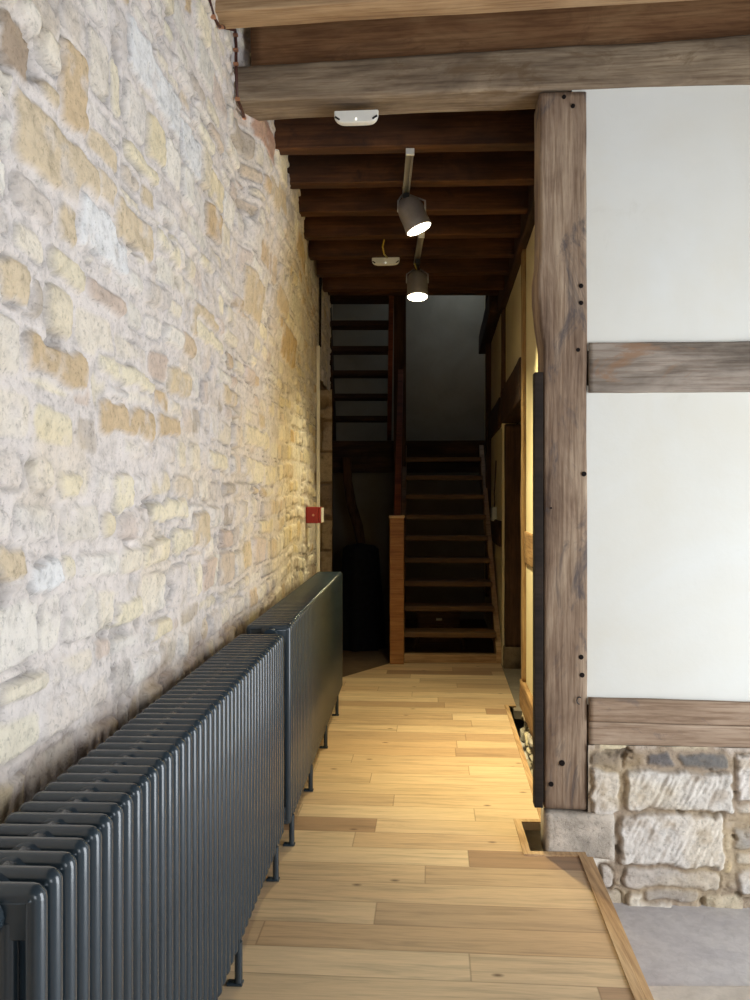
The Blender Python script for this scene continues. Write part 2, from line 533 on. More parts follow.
def rubble(U, V, seed, specials, row_h=(.06, .15), len_r=(.07, .25), mortar=(214, 206, 201)):
    """height and colour of coursed rubble over arrays U (along) and V (up)"""
    rs = np.random.RandomState(seed)
    Uw = U + .018 * fbm(U * 6, V * 6, seed + 1, 2) + .02 * fbm(U * 1.3, V * 1.3, seed + 2, 2)
    Vw = V + .018 * fbm(U * 5, V * 6, seed + 3, 2) + .05 * fbm(U * .8, V * .8, seed + 4, 2)
    rows = [V.min() - .3]
    while rows[-1] < V.max() + .3: rows.append(rows[-1] + rs.uniform(*row_h))
    rows = np.array(rows)
    ri = np.clip(np.searchsorted(rows, Vw) - 1, 0, len(rows) - 2)
    pal = [C3(226, 216, 192), C3(222, 211, 184), C3(226, 220, 209), C3(224, 219, 210), C3(210, 200, 191), C3(194, 186, 179),
           C3(220, 207, 176), C3(208, 188, 152), C3(196, 170, 132), C3(200, 182, 168), C3(224, 216, 196), C3(178, 166, 152)]
    pw = np.array([.12, .10, .14, .13, .11, .08, .09, .06, .035, .055, .08, .03]); pw /= pw.sum()
    mcol = C3(*mortar)
    H = np.zeros_like(U)
    Ccol = np.empty(U.shape + (3,)); Ccol[:] = mcol
    S = np.zeros_like(U)
    D = np.zeros_like(U)
    for r in range(len(rows) - 1):
        m = ri == r
        if not m.any():
            continue
        h = rows[r + 1] - rows[r]
        cuts = [U.min() - .4]
        while cuts[-1] < U.max() + .4:
            cuts.append(cuts[-1] + rs.uniform(*len_r) * (1.0 if h > .075 else 1.2))
        cuts = np.array(cuts)
        k = len(cuts) - 1
        ht = rs.uniform(-.002, .018, k); ci = rs.choice(len(pal), k, p=pw); vis = rs.uniform(0.35, 1.0, k)
        tilt = rs.uniform(-.10, .10, k); bri = rs.uniform(.9, 1.06, k)
        inset = rs.uniform(.004, .014, k); top = rs.uniform(0, .018, k)
        uu, vv = Uw[m], Vw[m]
        ki = np.clip(np.searchsorted(cuts, uu) - 1, 0, k - 1)
        du = np.minimum(uu - cuts[ki], cuts[ki + 1] - uu) - inset[ki]
        dv = np.minimum(vv - rows[r], rows[r + 1] - vv - top[ki]) - inset[ki]
        # rounded corners
        rr = .025
        a, b = np.maximum(rr - du, 0), np.maximum(rr - dv, 0)
        d = rr - np.sqrt(a * a + b * b)
        d = np.where((du > rr) & (dv > rr), np.minimum(du, dv), d)
        s = sstep(-.003, .007, d)
        S[m] = s * vis[ki]
        D[m] = d
        H[m] = s * (ht[ki] + tilt[ki] * (vv - rows[r]))
        Ccol[m] = np.array(pal)[ci[ki]] * bri[ki][:, None]
    # mortar smeared over the stones here and there
    smear = sstep(.10, .45, fbm(U * 6, V * 8, seed + 7, 4))
    S = S * (1 - .85 * smear)
    # individually placed stones
    for (u0, u1, v0, v1, col, ht) in specials:
        m = (U > u0 - .06) & (U < u1 + .06) & (V > v0 - .06) & (V < v1 + .06)
        uu = U[m] + .022 * fbm(U[m] * 14, V[m] * 18, seed + 21, 4)
        vv = V[m] + .020 * fbm(U[m] * 14, V[m] * 18, seed + 22, 4)
        du, dv = np.minimum(uu - u0, u1 - uu), np.minimum(vv - v0, v1 - vv)
        rr = .02
        a, b = np.maximum(rr - du, 0), np.maximum(rr - dv, 0)
        d = rr - np.sqrt(a * a + b * b)
        d = np.where((du > rr) & (dv > rr), np.minimum(du, dv), d)
        s = sstep(-.004, .010, d)
        near = sstep(-.03, -.004, d)
        H[m] = H[m] * (1 - near) + s * ht
        D[m] = np.where(d > -.02, d, D[m])
        S[m] = S[m] * (1 - near) + s * (.9 - .5 * sstep(.1, .5, fbm(U[m] * 16, V[m] * 16, seed + 23, 4)))
        Ccol[m] = np.where((d > -.004)[:, None], C3(*col), Ccol[m])
    col = mcol * (1 - S[..., None]) + Ccol * S[..., None]
    # open joints: parts of the stone edges where the mortar has fallen out, and small pits
    jt = np.exp(-((D + .002) / .0034) ** 2) * sstep(-.15, .25, fbm(U * 4.3, V * 5.1, seed + 61, 3)) * (1 - .6 * smear)
    pit = sstep(.36, .52, fbm(U * 34, V * 40, seed + 62, 3)) * sstep(-.1, .3, fbm(U * 3, V * 3, seed + 63, 2))
    H = H - .013 * jt - .005 * pit
    tone = (1 + .05 * fbm(U * 1.1, V * 1.4, seed + 64, 3) + .05 * fbm(U * 11, V * 15, seed + 65, 4))[..., None]
    col = col * tone * (1 - (.40 + .18 * sstep(2.2, 3.4, U) * (seed == 5))[..., None] * jt[..., None]) * (1 - .22 * pit[..., None])
    # cracks and crevices: real hollows with their colour darkened
    cr = fbm(U * 9, V * 13, seed + 31, 4)
    hol = sstep(.34, .52, cr) * (1 - sstep(.3, .7, S))
    H = H - .020 * hol
    col = col * (1 - .38 * hol[..., None])
    if seed == 5:   # brown dirt and the radiators' shade, painted on the wall just above them
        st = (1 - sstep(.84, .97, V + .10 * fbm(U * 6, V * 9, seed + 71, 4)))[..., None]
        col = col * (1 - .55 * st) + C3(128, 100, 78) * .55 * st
    # ochre weathering
    och = sstep(.12, .5, fbm(U * 3.1, V * 4.1, seed + 41, 4))[..., None]
    col = col * (1 - .22 * och) + C3(216, 194, 148) * .22 * och
    H = H + .006 * fbm(U * 7, V * 9, seed + 51, 3) + .0045 * fbm(U * 30, V * 38, seed + 52, 3) + .014 * fbm(U * 1.2, V * 1.2, seed + 53, 2)
    return H, col


OCH, TAN, PAL, WHT, BRN = (196, 172, 136), (204, 186, 156), (224, 214, 188), (222, 222, 222), (160, 140, 118)
px_stones = [  # (x0, x1, y0, y1 in the photo, colour, relief)
    (62, 86, 45, 130, OCH, .012), (18, 96, 125, 192, TAN, .012), (24, 85, 345, 380, OCH, .010), (97, 150, 405, 436, OCH, .010),
    (154, 178, 415, 437, OCH, .010), (190, 217, 308, 345, TAN, .012), (167, 188, 370, 396, TAN, .010), (60, 79, 205, 246, TAN, .008),
    (80, 124, 212, 262, WHT, .012), (96, 150, 366, 384, PAL, .012), (190, 206, 512, 546, TAN, .010), (0, 32, 25, 70, BRN, .004),
    (155, 176, 240, 258, PAL, .012), (116, 150, 210, 248, TAN, .006), (243, 268, 428, 446, PAL, .016), (262, 274, 465, 486, PAL, .016),
    (248, 262, 460, 484, PAL, .016), (207, 226, 452, 470, PAL, .012), (112, 130, 474, 512, PAL, .014), (170, 190, 530, 552, PAL, .012),
    (0, 30, 262, 300, TAN, .006), (126, 190, 66, 110, WHT, .010), (180, 200, 130, 170, WHT, .010), (115, 140, 600, 625, PAL, .012),
    (30, 62, 560, 590, WHT, .010), (240, 256, 275, 318, TAN, .012), (222, 236, 388, 404, TAN, .010), (277, 292, 330, 362, OCH, .014),
    (282, 296, 240, 262, OCH, .014), (268, 280, 290, 312, TAN, .014), (252, 262, 182, 205, TAN, .014), (60, 80, 470, 500, PAL, .010),
    (241, 257, 122, 152, (172, 132, 112), .004), (257, 268, 142, 178, PAL, .02), (150, 185, 500, 520, PAL, .008), (0, 28, 545, 580, TAN, .006), (196, 222, 330, 345, PAL, .008),
]
specials = []
for (x0, x1, y0, y1, c, h) in px_stones:
    ua, ub = lw(x0, 500)[0], lw(x1, 500)[0]
    mid = lw((x0 + x1) / 2, 0)[0]
    v1, v0 = EYE - (y0 - 500) * mid / F, EYE - (y1 - 500) * mid / F
    specials.append((ua, ub, v0, v1, c, h))
U1 = np.concatenate([np.arange(.5, 3.2, .0065), np.arange(3.2, 6.2, .011), np.arange(6.2, 7.21, .018)])
V1 = np.arange(-.02, 3.44, .0075)
UU, VV = np.meshgrid(U1, V1)
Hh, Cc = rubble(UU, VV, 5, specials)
bulge = .085 * sstep(1.9, 3.0, VV) * sstep(3.36, 3.55, UU) * (1 - sstep(4.4, 6.0, UU))
Hh = Hh * (1 - .35 * sstep(3.2, 4.4, UU))
pts = np.stack([LA + LB * UU + Hh + bulge, UU, VV], -1)
uc = (U1[:-1] + U1[1:]) / 2; vc = (V1[:-1] + V1[1:]) / 2
UC, VC = np.meshgrid(uc, vc)
keep = ~((UC > 6.2) & (VC < 2.36))
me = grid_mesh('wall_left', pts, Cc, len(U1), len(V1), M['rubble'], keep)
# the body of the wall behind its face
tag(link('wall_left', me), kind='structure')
bm = bmesh.new()
def wall_left_slab(y0, y1, z0, z1, th=.42):
    add_prism(bm, [(LA + LB * y0 - .035, y0), (LA + LB * y1 - .035, y1), (LA + LB * y1 - th, y1), (LA + LB * y0 - th, y0)], z0, z1)
wall_left_slab(-3.2, .52, -.2, 3.44)
wall_left_slab(.52, 6.2, -.2, 3.44)
wall_left_slab(6.2, 7.2, 2.37, 3.44)
add_prism(bm, [(-.50, 7.2), (-.50, 9.6), (-.9, 9.6), (-.9, 7.2)], -.2, 5.0)
wall_left_slab(6.2, 7.2, 3.44, 5.0)
core = bm_mesh(bm, 'wall_left_core')
at = core.attributes.new('stone_col', 'FLOAT_COLOR', 'POINT')
for d in at.data: d.color = (*C3(168, 146, 118), 1)
tag(link('wall_left_core', core, M['rubble']), kind='structure')
# back of the alcove
bm = bmesh.new()
add_box(bm, (-1.20, 6.1, -.2), (-1.0, 7.3, 2.5))
tag(link('wall_alcove', bm_mesh(bm, 'wall_alcove'), M['plaster_dull']), kind='structure')
# face of the reveal: rough dressed blocks at the far side of the opening
ru, rv = np.arange(-.92, LA + LB * 7.2 + .028, .012), np.arange(0, 2.38, .012)
RU, RV = np.meshgrid(ru, rv)
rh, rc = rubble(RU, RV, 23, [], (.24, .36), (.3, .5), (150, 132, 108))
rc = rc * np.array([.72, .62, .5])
me = grid_mesh('wall_reveal', np.stack([RU, 7.18 - rh, RV], -1), rc, len(ru), len(rv), M['rubble'])
tag(link('wall_reveal', me), kind='structure')

# ------------------------------------------------------------------ floors
FR = -math.atan(.07)
plank_poly = [(-.72, -3.1), (.30, -3.1), (.64, .9), (.756, 2.268), (.832, 3.205), (.617, 3.215), (.634, 3.51), (.745, 3.50),
              (.905, 5.486), (.957, 5.486), (1.058, 6.72), (1.085, 7.02), (.126, 6.94), (-.268, 6.385), (-.43, 6.16), (-.47, 5.8)]
bm = bmesh.new()
ci, si = math.cos(-FR), math.sin(-FR)
add_prism(bm, [(x * ci - y * si, x * si + y * ci) for x, y in plank_poly], -.03, 0.0)
tag(link('floor_oak', bm_mesh(bm, 'floor_oak'), M['oak_floor'], rot=(0, 0, FR)), kind='structure')
# rough ground beneath, and the worn floor beyond the boards
bm = bmesh.new()
add_box(bm, (-1.2, 5.95, -.12), (1.35, 9.7, -.012))
tag(link('floor_rear', bm_mesh(bm, 'floor_rear'), M['earth']), kind='structure')
bm = bmesh.new()
add_prism(bm, [(.93, 5.40), (2.6, 5.30), (2.6, 7.0), (1.05, 7.0)], -.06, -.006)
tag(link('floor_doorway', bm_mesh(bm, 'floor_doorway'), M['flag_dull']), kind='structure')
bm = bmesh.new()
add_box(bm, (-.9, -3.2, -.30), (3.14, 7.0, -.205))
tag(link('floor_stone', bm_mesh(bm, 'floor_stone'), M['flag']), kind='structure')
bm = bmesh.new()
add_box(bm, (.86, 1.6, -.206), (1.62, 2.66, -.192), .008)
add_box(bm, (1.64, 1.6, -.206), (2.6, 2.63, -.190), .008)
tag(link('floor_pale', bm_mesh(bm, 'floor_pale'), M['flag_pale']), kind='structure')


def strip(bm, line, w, z0, z1, side=1):
    """a flat bar along a polyline (x, y), on its left (side 1) or right (-1)"""
    pts = [Vector((x, y, 0)) for x, y in line]
    offs = []
    for i, p in enumerate(pts):
        a = (pts[i] - pts[i - 1]).normalized() if i else (pts[1] - pts[0]).normalized()
        b = (pts[i + 1] - pts[i]).normalized() if i < len(pts) - 1 else a
        na, nb = Vector((-a.y, a.x, 0)), Vector((-b.y, b.x, 0))
        n = (na + nb).normalized()
        k = 1 / max(.3, n.dot(na))
        offs.append(p + n * w * side * k)
    for i in range(len(pts) - 1):
        add_prism(bm, [(pts[i].x, pts[i].y), (pts[i + 1].x, pts[i + 1].y), (offs[i + 1].x, offs[i + 1].y), (offs[i].x, offs[i].y)], z0, z1)


edge_line = [(.64, .9), (.756, 2.268), (.832, 3.205), (.617, 3.215), (.634, 3.51), (.735, 3.505)]
bm = bmesh.new()
strip(bm, edge_line, .030, -.02, .007, 1)
strip(bm, [(.64 + .002, .9), (.758, 2.268), (.830, 3.17)], .022, -.19, .004, -1)
tag(link('trim_1', bm_mesh(bm, 'trim_1'), M['trim_y']), kind='structure')
bm = bmesh.new()
strip(bm, [(.745, 3.50), (.905, 5.486), (.957, 5.486)], .026, -.03, .007, 1)
tag(link('trim_2', bm_mesh(bm, 'trim_2'), M['trim_y']), kind='structure')
bm = bmesh.new()
add_box(bm, (.60, 3.19, -.2), (.86, 3.21, -.03)); add_box(bm, (.605, 3.21, -.2), (.625, 3.53, -.03))
tag(link('trim_3', bm_mesh(bm, 'trim_3'), M['dark_wood']), kind='structure')

# ------------------------------------------------------------------ the timber-framed wall (front) and its frame
R7 = .07
X0, Y0 = .655, 3.25                     # front left corner of the post at the wall's face
ANG = -math.atan(R7)
CA = math.cos(ANG)


def fw(px, py, dy=0.0):
    """pixel of the photo -> (s, z) on the wall's face, s along the wall from the post's left corner"""
    Y = (Y0 + dy + R7 * X0) / (1 + R7 * (px - 375.0) / F)
    X = (px - 375.0) * Y / F
    return (X - X0) / CA, EYE - (py - 500.0) * Y / F


def front(name, me, mat, s=0, z=0, d=0, parent=None):
    """link a mesh in the wall's own frame: x along the wall, y into it, z up"""
    ux, uy = math.cos(ANG), math.sin(ANG)
    return link(name, me, mat, parent, (X0 + ux * s - uy * d, Y0 + uy * s + ux * d, z), (0, 0, ANG))


s_post, _ = fw(587.5, 300)
zp0 = fw(565, 809)[1]
# post: built lying along x, then stood up (x -> z)
def post_shape(x, y, z):
    # y 0..W across the face, x height above the pad; the left edge swells at head height and is cut back above
    zz = x + zp0
    cut = float(np.interp(zz, [0, 1.85, 2.02, 2.12, 2.22, 2.30, 2.38, 2.5, 3.1], [.024, .022, .020, .006, -.003, -.003, .006, .008, .006]))
    k = max(0, 1 - y / s_post)
    return y + cut * k, z


zt = EYE + 407 * Y0 / F
me = beam_mesh('timber_post', zt - zp0, s_post, .20, .005, .014, .022, 3, post_shape)
# turn: x->z, y->x(s), z->depth
for v in me.vertices:
    x, y, z = v.co
    v.co = (y, z, x)
me.flip_normals()
tp = timber('weathered_post_oak', srgb(84, 66, 54), srgb(136, 115, 97), srgb(176, 156, 134), .9, .88, srgb(78, 74, 76))
for nd in tp.node_tree.nodes:           # grain along z for the standing timber
    if nd.type == 'MAPPING':
        sx, sy, sz = nd.inputs['Scale'].default_value
        nd.inputs['Scale'].default_value = (sy, sz, sx)
post_root = empty('timber_post', (X0, Y0, zp0), ANG)
link('shaft', me, tp, post_root)
tag(post_root, 'tall weathered oak post with black peg holes at the corridor mouth', 'post')
pegs = [(581, 286, .011), (581, 303, .011), (578, 350, .010), (581, 657, .012), (582, 675, .012), (562, 763, .014), (551, 784, .012), (551, 508, .005),
        (564, 97, .010), (573, 106, .010), (584, 474, .012)]
for px, py, r in pegs:
    s, z = fw(px, py)
    bm = bmesh.new()
    add_cyl(bm, (s, .02, z - zp0), (s, -.0045, z - zp0), r, r * .8, 14)
    link('peg_hole', bm_mesh(bm, 'peg_hole'), M['peg'], post_root)
# iron hook on the post
bm = bmesh.new()
s, z = fw(579, 700)
add_tube(bm, [(s + .010 * math.cos(a), -.010, z - zp0 + .014 * math.sin(a)) for a in [x * .35 + .9 for x in range(12)]], .0025, 6)
link('iron_hook', bm_mesh(bm, 'iron_hook'), M['black_metal'], post_root)

# dark board fixed to the corridor side of the post
bm = bmesh.new()
z0 = fw(538, 808)[1]; z1 = fw(538, 372)[1]
sa = fw(533.5, 500)[0]
sa += .004
add_box(bm, (sa, .0, z0), (sa + .034, .06, z1), .003)
add_box(bm, (sa + .0335, .008, z0 + .02), (sa + .037, .05, z1 - .0), .001)
b = front('edge_board', bm_mesh(bm, 'edge_board'), M['black_board'])
tag(b, 'narrow dark upright board fixed along the corridor side of the oak post', 'board')

# cross beam
beam_l = fw(236, 80)[0]
bz0 = zt
def cb_shape(x, y, z):
    return y, z * (.96 + .13 * min(x, 2.2)) + .004 * math.sin(x * 1.3 + .4)
me = beam_mesh('cross_beam', 3.48, .185, .150, .006, .018, .03, 8, cb_shape)
b = front('cross_beam', me, M['beam'], beam_l - .06, bz0, -.012)
b.rotation_euler.y = -.007
tag(b, 'long weathered grey cross beam over the corridor mouth and the white wall', 'beam')
# brown trimmer lying on the cross beam
me = beam_mesh('trimmer_joist', 3.38, .07, .195, .003, .006, .05, 12)
b = front('trimmer_joist', me, M['trimmer'], beam_l + .05, bz0 + .162, .06)
b.rotation_euler.y = -.020
tag(b, 'orange-brown joist lying directly on top of the long grey cross beam', 'joist')
# nearer joist
me = beam_mesh('ceiling_joist', 3.48, .115, .16, .003, .006, .05, 14)
b = front('ceiling_joist', me, M['joist_light'], beam_l - .06, bz0 + .155, -.37)
b.rotation_euler.y = -.012; b.rotation_euler.z -= .012
tag(b, 'pale brown ceiling joist nearest the camera along the top of the photo', 'joist')

# panels of the white wall
def panel(name, za, zb, s0, s1, seed, mat, d=.012):
    n, m = 40, max(8, int((zb - za) / .05))
    bm = bmesh.new()
    g = []
    for j in range(m + 1):
        row = []
        for i in range(n + 1):
            s = s0 + (s1 - s0) * i / n; z = za + (zb - za) * j / m
            h = mnoise.noise(Vector((s * 1.7, z * 1.7, seed))) * .008 + mnoise.noise(Vector((s * 6, z * 6, seed + 4))) * .002
            row.append(bm.verts.new((s, d + h, z)))
        g.append(row)
    for j in range(m):
        for i in range(n):
            bm.faces.new((g[j][i], g[j][i + 1], g[j + 1][i + 1], g[j + 1][i]))
    return front(name, bm_mesh(bm, name, True), mat)


z_r1, z_r0 = fw(660, 342)[1], fw(660, 392)[1]
z_s1, z_sm, z_s0 = fw(660, 699)[1], fw(660, 722)[1], fw(660, 746)[1]
s_end = 2.45
tag(panel('wall_front_upper', z_r1 - .03, zt + .06, s_post - .06, s_end, 1, M['plaster']), kind='structure')
tag(panel('wall_front_lower', z_s1 - .03, z_r0 + .03, s_post - .06, s_end, 2, M['plaster']), kind='structure')
bm = bmesh.new()
add_box(bm, (s_post + .01, .125, -.25), (s_end, .19, zt - .01))
tag(front('wall_front_core', bm_mesh(bm, 'wall_front_core'), M['plaster']), kind='structure')
me = beam_mesh('wall_rail', s_end - s_post - .005, .12, z_r1 - z_r0, .006, .008, .02, 21)
b = front('wall_rail', me, M['rail'], s_post + .006, z_r0, -.006)
tag(b, 'grey horizontal timber rail between the two white plaster panels', 'rail')
me = beam_mesh('sill_beam', s_end - s_post - .005, .15, z_s1 - z_sm, .004, .006, .02, 25, lambda x, y, z: (y, z - .006 * min(1, x / .6)))
b = front('sill_beam', me, M['sill'], s_post + .006, z_sm, -.012)
tag(b, 'upper timber of the sill under the lower white panel', 'sill')
me = beam_mesh('sill_plank', s_end - s_post - .005, .15, z_sm - z_s0 - .002, .003, .005, .02, 27, lambda x, y, z: (y, z - .006 * min(1, x / .6) * (z / .09)))
b = front('sill_plank', me, M['sill'], s_post + .006, z_s0, -.006)
tag(b, 'thin brown timber lying on the stone plinth under the sill', 'sill')

# stone plinth
sp_px = [  # x0, x1, y0, y1, colour, relief, tooled
    (592, 624, 753, 768, (128, 116, 104), .004, 0), (622, 674, 752, 769, (142, 124, 100), .006, 0), (646, 672, 753, 767, (104, 102, 104), .008, 0), (679, 727, 753, 768, (106, 106, 106), .008, 0),
    (735, 772, 755, 800, (216, 210, 204), .018, 1), (591, 616, 770, 812, (208, 202, 196), .016, 1), (624, 731, 771, 810, (208, 203, 196), .024, 1),
    (620, 722, 815, 866, (214, 209, 203), .026, 1), (733, 772, 826, 848, (160, 156, 152), .012, 0), (600, 613, 864, 886, (196, 188, 180), .010, 0),
    (624, 718, 870, 886, (190, 182, 174), .012, 0), (736, 772, 868, 892, (208, 202, 196), .014, 1), (735, 772, 852, 864, (196, 188, 176), .01, 0),
    (642, 700, 889, 899, (168, 160, 152), .010, 0), (780, 860, 760, 805, (200, 194, 186), .018, 1), (780, 850, 812, 860, (204, 198, 190), .02, 1)]
sp = []
tool = []
for (x0, x1, y0, y1, c, h, tl) in sp_px:
    a = fw(x0, y1); b_ = fw(x1, y0)
    sp.append((a[0], b_[0], a[1], b_[1], c, h))
    if tl: tool.append((a[0], b_[0], a[1], b_[1]))
su = np.concatenate([np.arange(.12, 1.0, .005), np.arange(1.0, s_end, .02)])
sv = np.arange(-.24, z_s0 + .004, .005)
SU, SV = np.meshgrid(su, sv)
ph, pc = rubble(SU, SV, 61, sp, (.05, .10), (.08, .2), (160, 144, 126))
for (a0, a1, b0, b1) in tool:           # slanting chisel marks cut in the dressed stones
    m = (SU > a0 + .012) & (SU < a1 - .012) & (SV > b0 + .012) & (SV < b1 - .012)
    q = (SU * .88 - SV * .48)
    ph = ph + np.where(m, (.0008 + .0014 * fbm(SU * 11, SV * 11, 75, 2)) * np.sin(q * 2 * math.pi / .021 + 7 * fbm(SU * 9, SV * 9, 71, 3)) + .007 * fbm((SU * .88 - SV * .48) * 60, (SU * .48 + SV * .88) * 14, 73, 4), 0)
kp = (SU[:-1, :-1] > s_post - .002) | (SV[:-1, :-1] < .05)
me = grid_mesh('wall_plinth', np.stack([SU, -ph - .004, SV], -1), pc, len(su), len(sv), M['plinth'], kp)
tag(front('wall_plinth', me, None), kind='structure')

# pad stone under the post
def stone_block(name, lo, hi, seed, amp=.008, res=.02, rnd=.02, col=(186, 176, 164)):
    L, W, Hh_ = hi[0] - lo[0], hi[1] - lo[1], hi[2] - lo[2]
    me = beam_mesh(name, L, W, Hh_, amp, rnd, res, seed, None, 6.0)
    for v in me.vertices: v.co += Vector(lo)
    at = me.attributes.new('stone_col', 'FLOAT_COLOR', 'POINT')
    for v, d in zip(me.vertices, at.data):
        k = .92 + .30 * mnoise.noise(v.co * 11 + Vector((seed, 0, 0))) + .16 * mnoise.noise(v.co * 30)
        d.color = (*(C3(*col) * k), 1)
    return me


pa, pb = fw(545, 850), fw(612.5, 811)
me = stone_block('pad_stone', (pa[0], -.034, -.025), (pb[0], .12, zp0 - .006), 31, .010)
b = front('pad_stone', me, M['plinth'])
tag(b, 'grey-white pad stone carrying the foot of the oak post beside the floor edge', 'stone')

# ------------------------------------------------------------------ corridor, right-hand wall
RA, RB = .55, .08
rang = -math.atan(RB)


def right(name, me, mat, Y=0, z=0, d=0, parent=None):
    """frame of the corridor's right wall: x along it (away from the camera), y = into the wall, z up"""
    a = math.pi / 2 - math.atan(RB)
    ux, uy = math.cos(a), math.sin(a)      # along
    nx, ny = uy, -ux                       # into the wall (to the right)
    base = Vector((RA + RB * Y, Y, z))
    o = link(name, me, mat, parent, base + Vector((nx, ny, 0)) * d, (0, 0, a))
    return o


def rwbox(y0, y1, d0, d1, z0, z1, bev=0.0):
    """box in wall frame; y0..y1 along, d into the wall (mesh y is -d because the frame is right-handed)"""
    bm = bmesh.new()
    add_box(bm, (y0, -d1, z0), (y1, -d0, z1), bev)
    return bm


L1 = 5.16 - 3.46
bmw = rwbox(0, L1, .0, .12, .05, 3.1)
tag(right('wall_right_near', bm_mesh(bmw, 'wall_right_near'), M['plaster_cream'], 3.46), kind='structure')
# wall above the doorway, and the wall beside the stairs
bmw = rwbox(0, 6.80 - 5.27, .0, .10, 2.30, 3.3)
tag(right('wall_right_overdoor', bm_mesh(bmw, 'wall_right_overdoor'), M['plaster_cream'], 5.27), kind='structure')
bmw = rwbox(0, 2.9, -.02, .10, -.1, 5.0)
tag(right('wall_right_stair', bm_mesh(bmw, 'wall_right_stair'), M['plaster_cream'], 6.88), kind='structure')


def rtimber(name, Y, L, d0, d1, z0, z1, mat, seed, label, cat='timber', amp=.004):
    me = beam_mesh(name, L, d1 - d0, z1 - z0, amp, .008, .03, seed)
    for v in me.vertices: v.co.y = -(v.co.y) - 0.0
    me.flip_normals()
    o = right(name, me, mat, Y, z0, d0)
    return tag(o, label, cat)


def rpost(name, Y, wid, d0, d1, z0, z1, mat, seed, label):
    me = beam_mesh(name, z1 - z0, wid, d1 - d0, .004, .008, .03, seed)
    for v in me.vertices:
        x, y, z = v.co
        v.co = (y, -z, x)
    o = right(name, me, mat, Y, z0, d0)
    return tag(o, label, 'post')


M['wall_timber'] = timber('corridor_timber', srgb(96, 72, 46), srgb(136, 106, 70), srgb(168, 136, 94), .5, .8)
M['wall_timber_v'] = timber('corridor_timber_upright', srgb(112, 86, 56), srgb(156, 126, 84), srgb(186, 158, 112), .5, .8)
M['dark_wood_v'] = timber('dark_wood_upright', srgb(48, 32, 22), srgb(72, 50, 34), srgb(98, 70, 48), .4, .8)
for k in ('wall_timber_v', 'dark_wood_v'):
    for nd in M[k].node_tree.nodes:
        if nd.type == 'MAPPING':
            sx, sy, sz = nd.inputs['Scale'].default_value
            nd.inputs['Scale'].default_value = (sy, sz, sx)
rtimber('wall_plate', 3.46, 3.5, -.05, .10, 3.0, 3.2, M['dark_wood'], 41, 'dark timber plate along the top of the corridor wall under the joist ends', 'beam')
rpost('corner_stud', 5.165, .11, -.022, .13, .24, 3.0, M['wall_timber_v'], 43, 'yellow-lit corner stud at the near side of the dark doorway')
rtimber('corridor_rail', 3.46, 1.70, -.014, .10, 1.0, 1.2, M['wall_timber'], 45, 'short brown rail across the bright plaster just behind the oak post', 'rail')
rtimber('corridor_sill', 3.40, 1.88, -.030, .10, .056, .238, M['wall_timber'], 47, 'timber sill low on the corridor wall above the floor pit', 'sill')
rpost('door_post', 6.78, .12, .000, .14, .17, 2.035, M['dark_wood_v'], 49, 'dark oak door post beside the foot of the stairs')
me = stone_block('plinth_block', (0, -.16, -.1), (.17, -.0, .17), 51, .006, .02, .015, (120, 104, 84))
tag(right('plinth_block', me, M['plinth'], 6.755, 0, -.012), 'dark square block under the oak door post beside the stairs', 'block')
rtimber('lintel_beam', 5.29, 1.64, -.03, .12, 2.05, 2.33, M['dark_wood'], 53, 'dark oak head beam over the doorway on the corridor wall', 'beam', .006)
rtimber('stair_wall_rail', 6.95, 1.55, -.045, .08, 2.03, 2.28, M['dark_wood'], 55, 'dark upper rail on the yellow wall beside the stairs', 'rail')
rtimber('stair_wall_rail', 6.92, 1.60, -.045, .08, 1.0, 1.22, M['dark_wood'], 57, 'dark lower rail on the yellow wall beside the stairs', 'rail')
rpost('stair_wall_stud', 6.76, .10, -.032, .1, 2.28, 3.0, M['dark_wood_v'], 59, 'dark stud above the doorway head at the stair end')
rpost('stair_wall_stud', 8.35, .10, -.075, .02, .4, 4.2, M['dark_wood_v'], 60, 'dark upright against the stair wall by the landing')
rtimber('stairwell_beam', 6.98, 2.0, -.12, .04, 3.02, 3.22, M['dark_wood'], 58, 'dark beam high on the right side of the stairwell', 'beam')
# stones of the low footing seen in the floor pit
pu, pv = np.arange(0, 1.9, .01), np.arange(-.25, .075, .01)
PU, PV = np.meshgrid(pu, pv)
fh, fc = rubble(PU, PV, 81, [], (.06, .11), (.10, .2), (170, 158, 138))
me = grid_mesh('wall_footing', np.stack([PU, fh * 1.8, PV], -1), fc, len(pu), len(pv), M['rubble'])
tag(right('wall_footing', me, None, 3.42, 0, -.0), kind='structure')
# little dark room beyond the doorway
bm = bmesh.new()
add_box(bm, (2.6, 3.3, -.2), (2.7, 9.7, 3.3))
add_box(bm, (1.25, 6.95, -.2), (2.7, 7.05, 3.3))
add_box(bm, (1.1, 5.05, -.2), (2.7, 5.12, 3.3))
tag(link('wall_side_room', bm_mesh(bm, 'wall_side_room'), M['plaster_dull']), kind='structure')

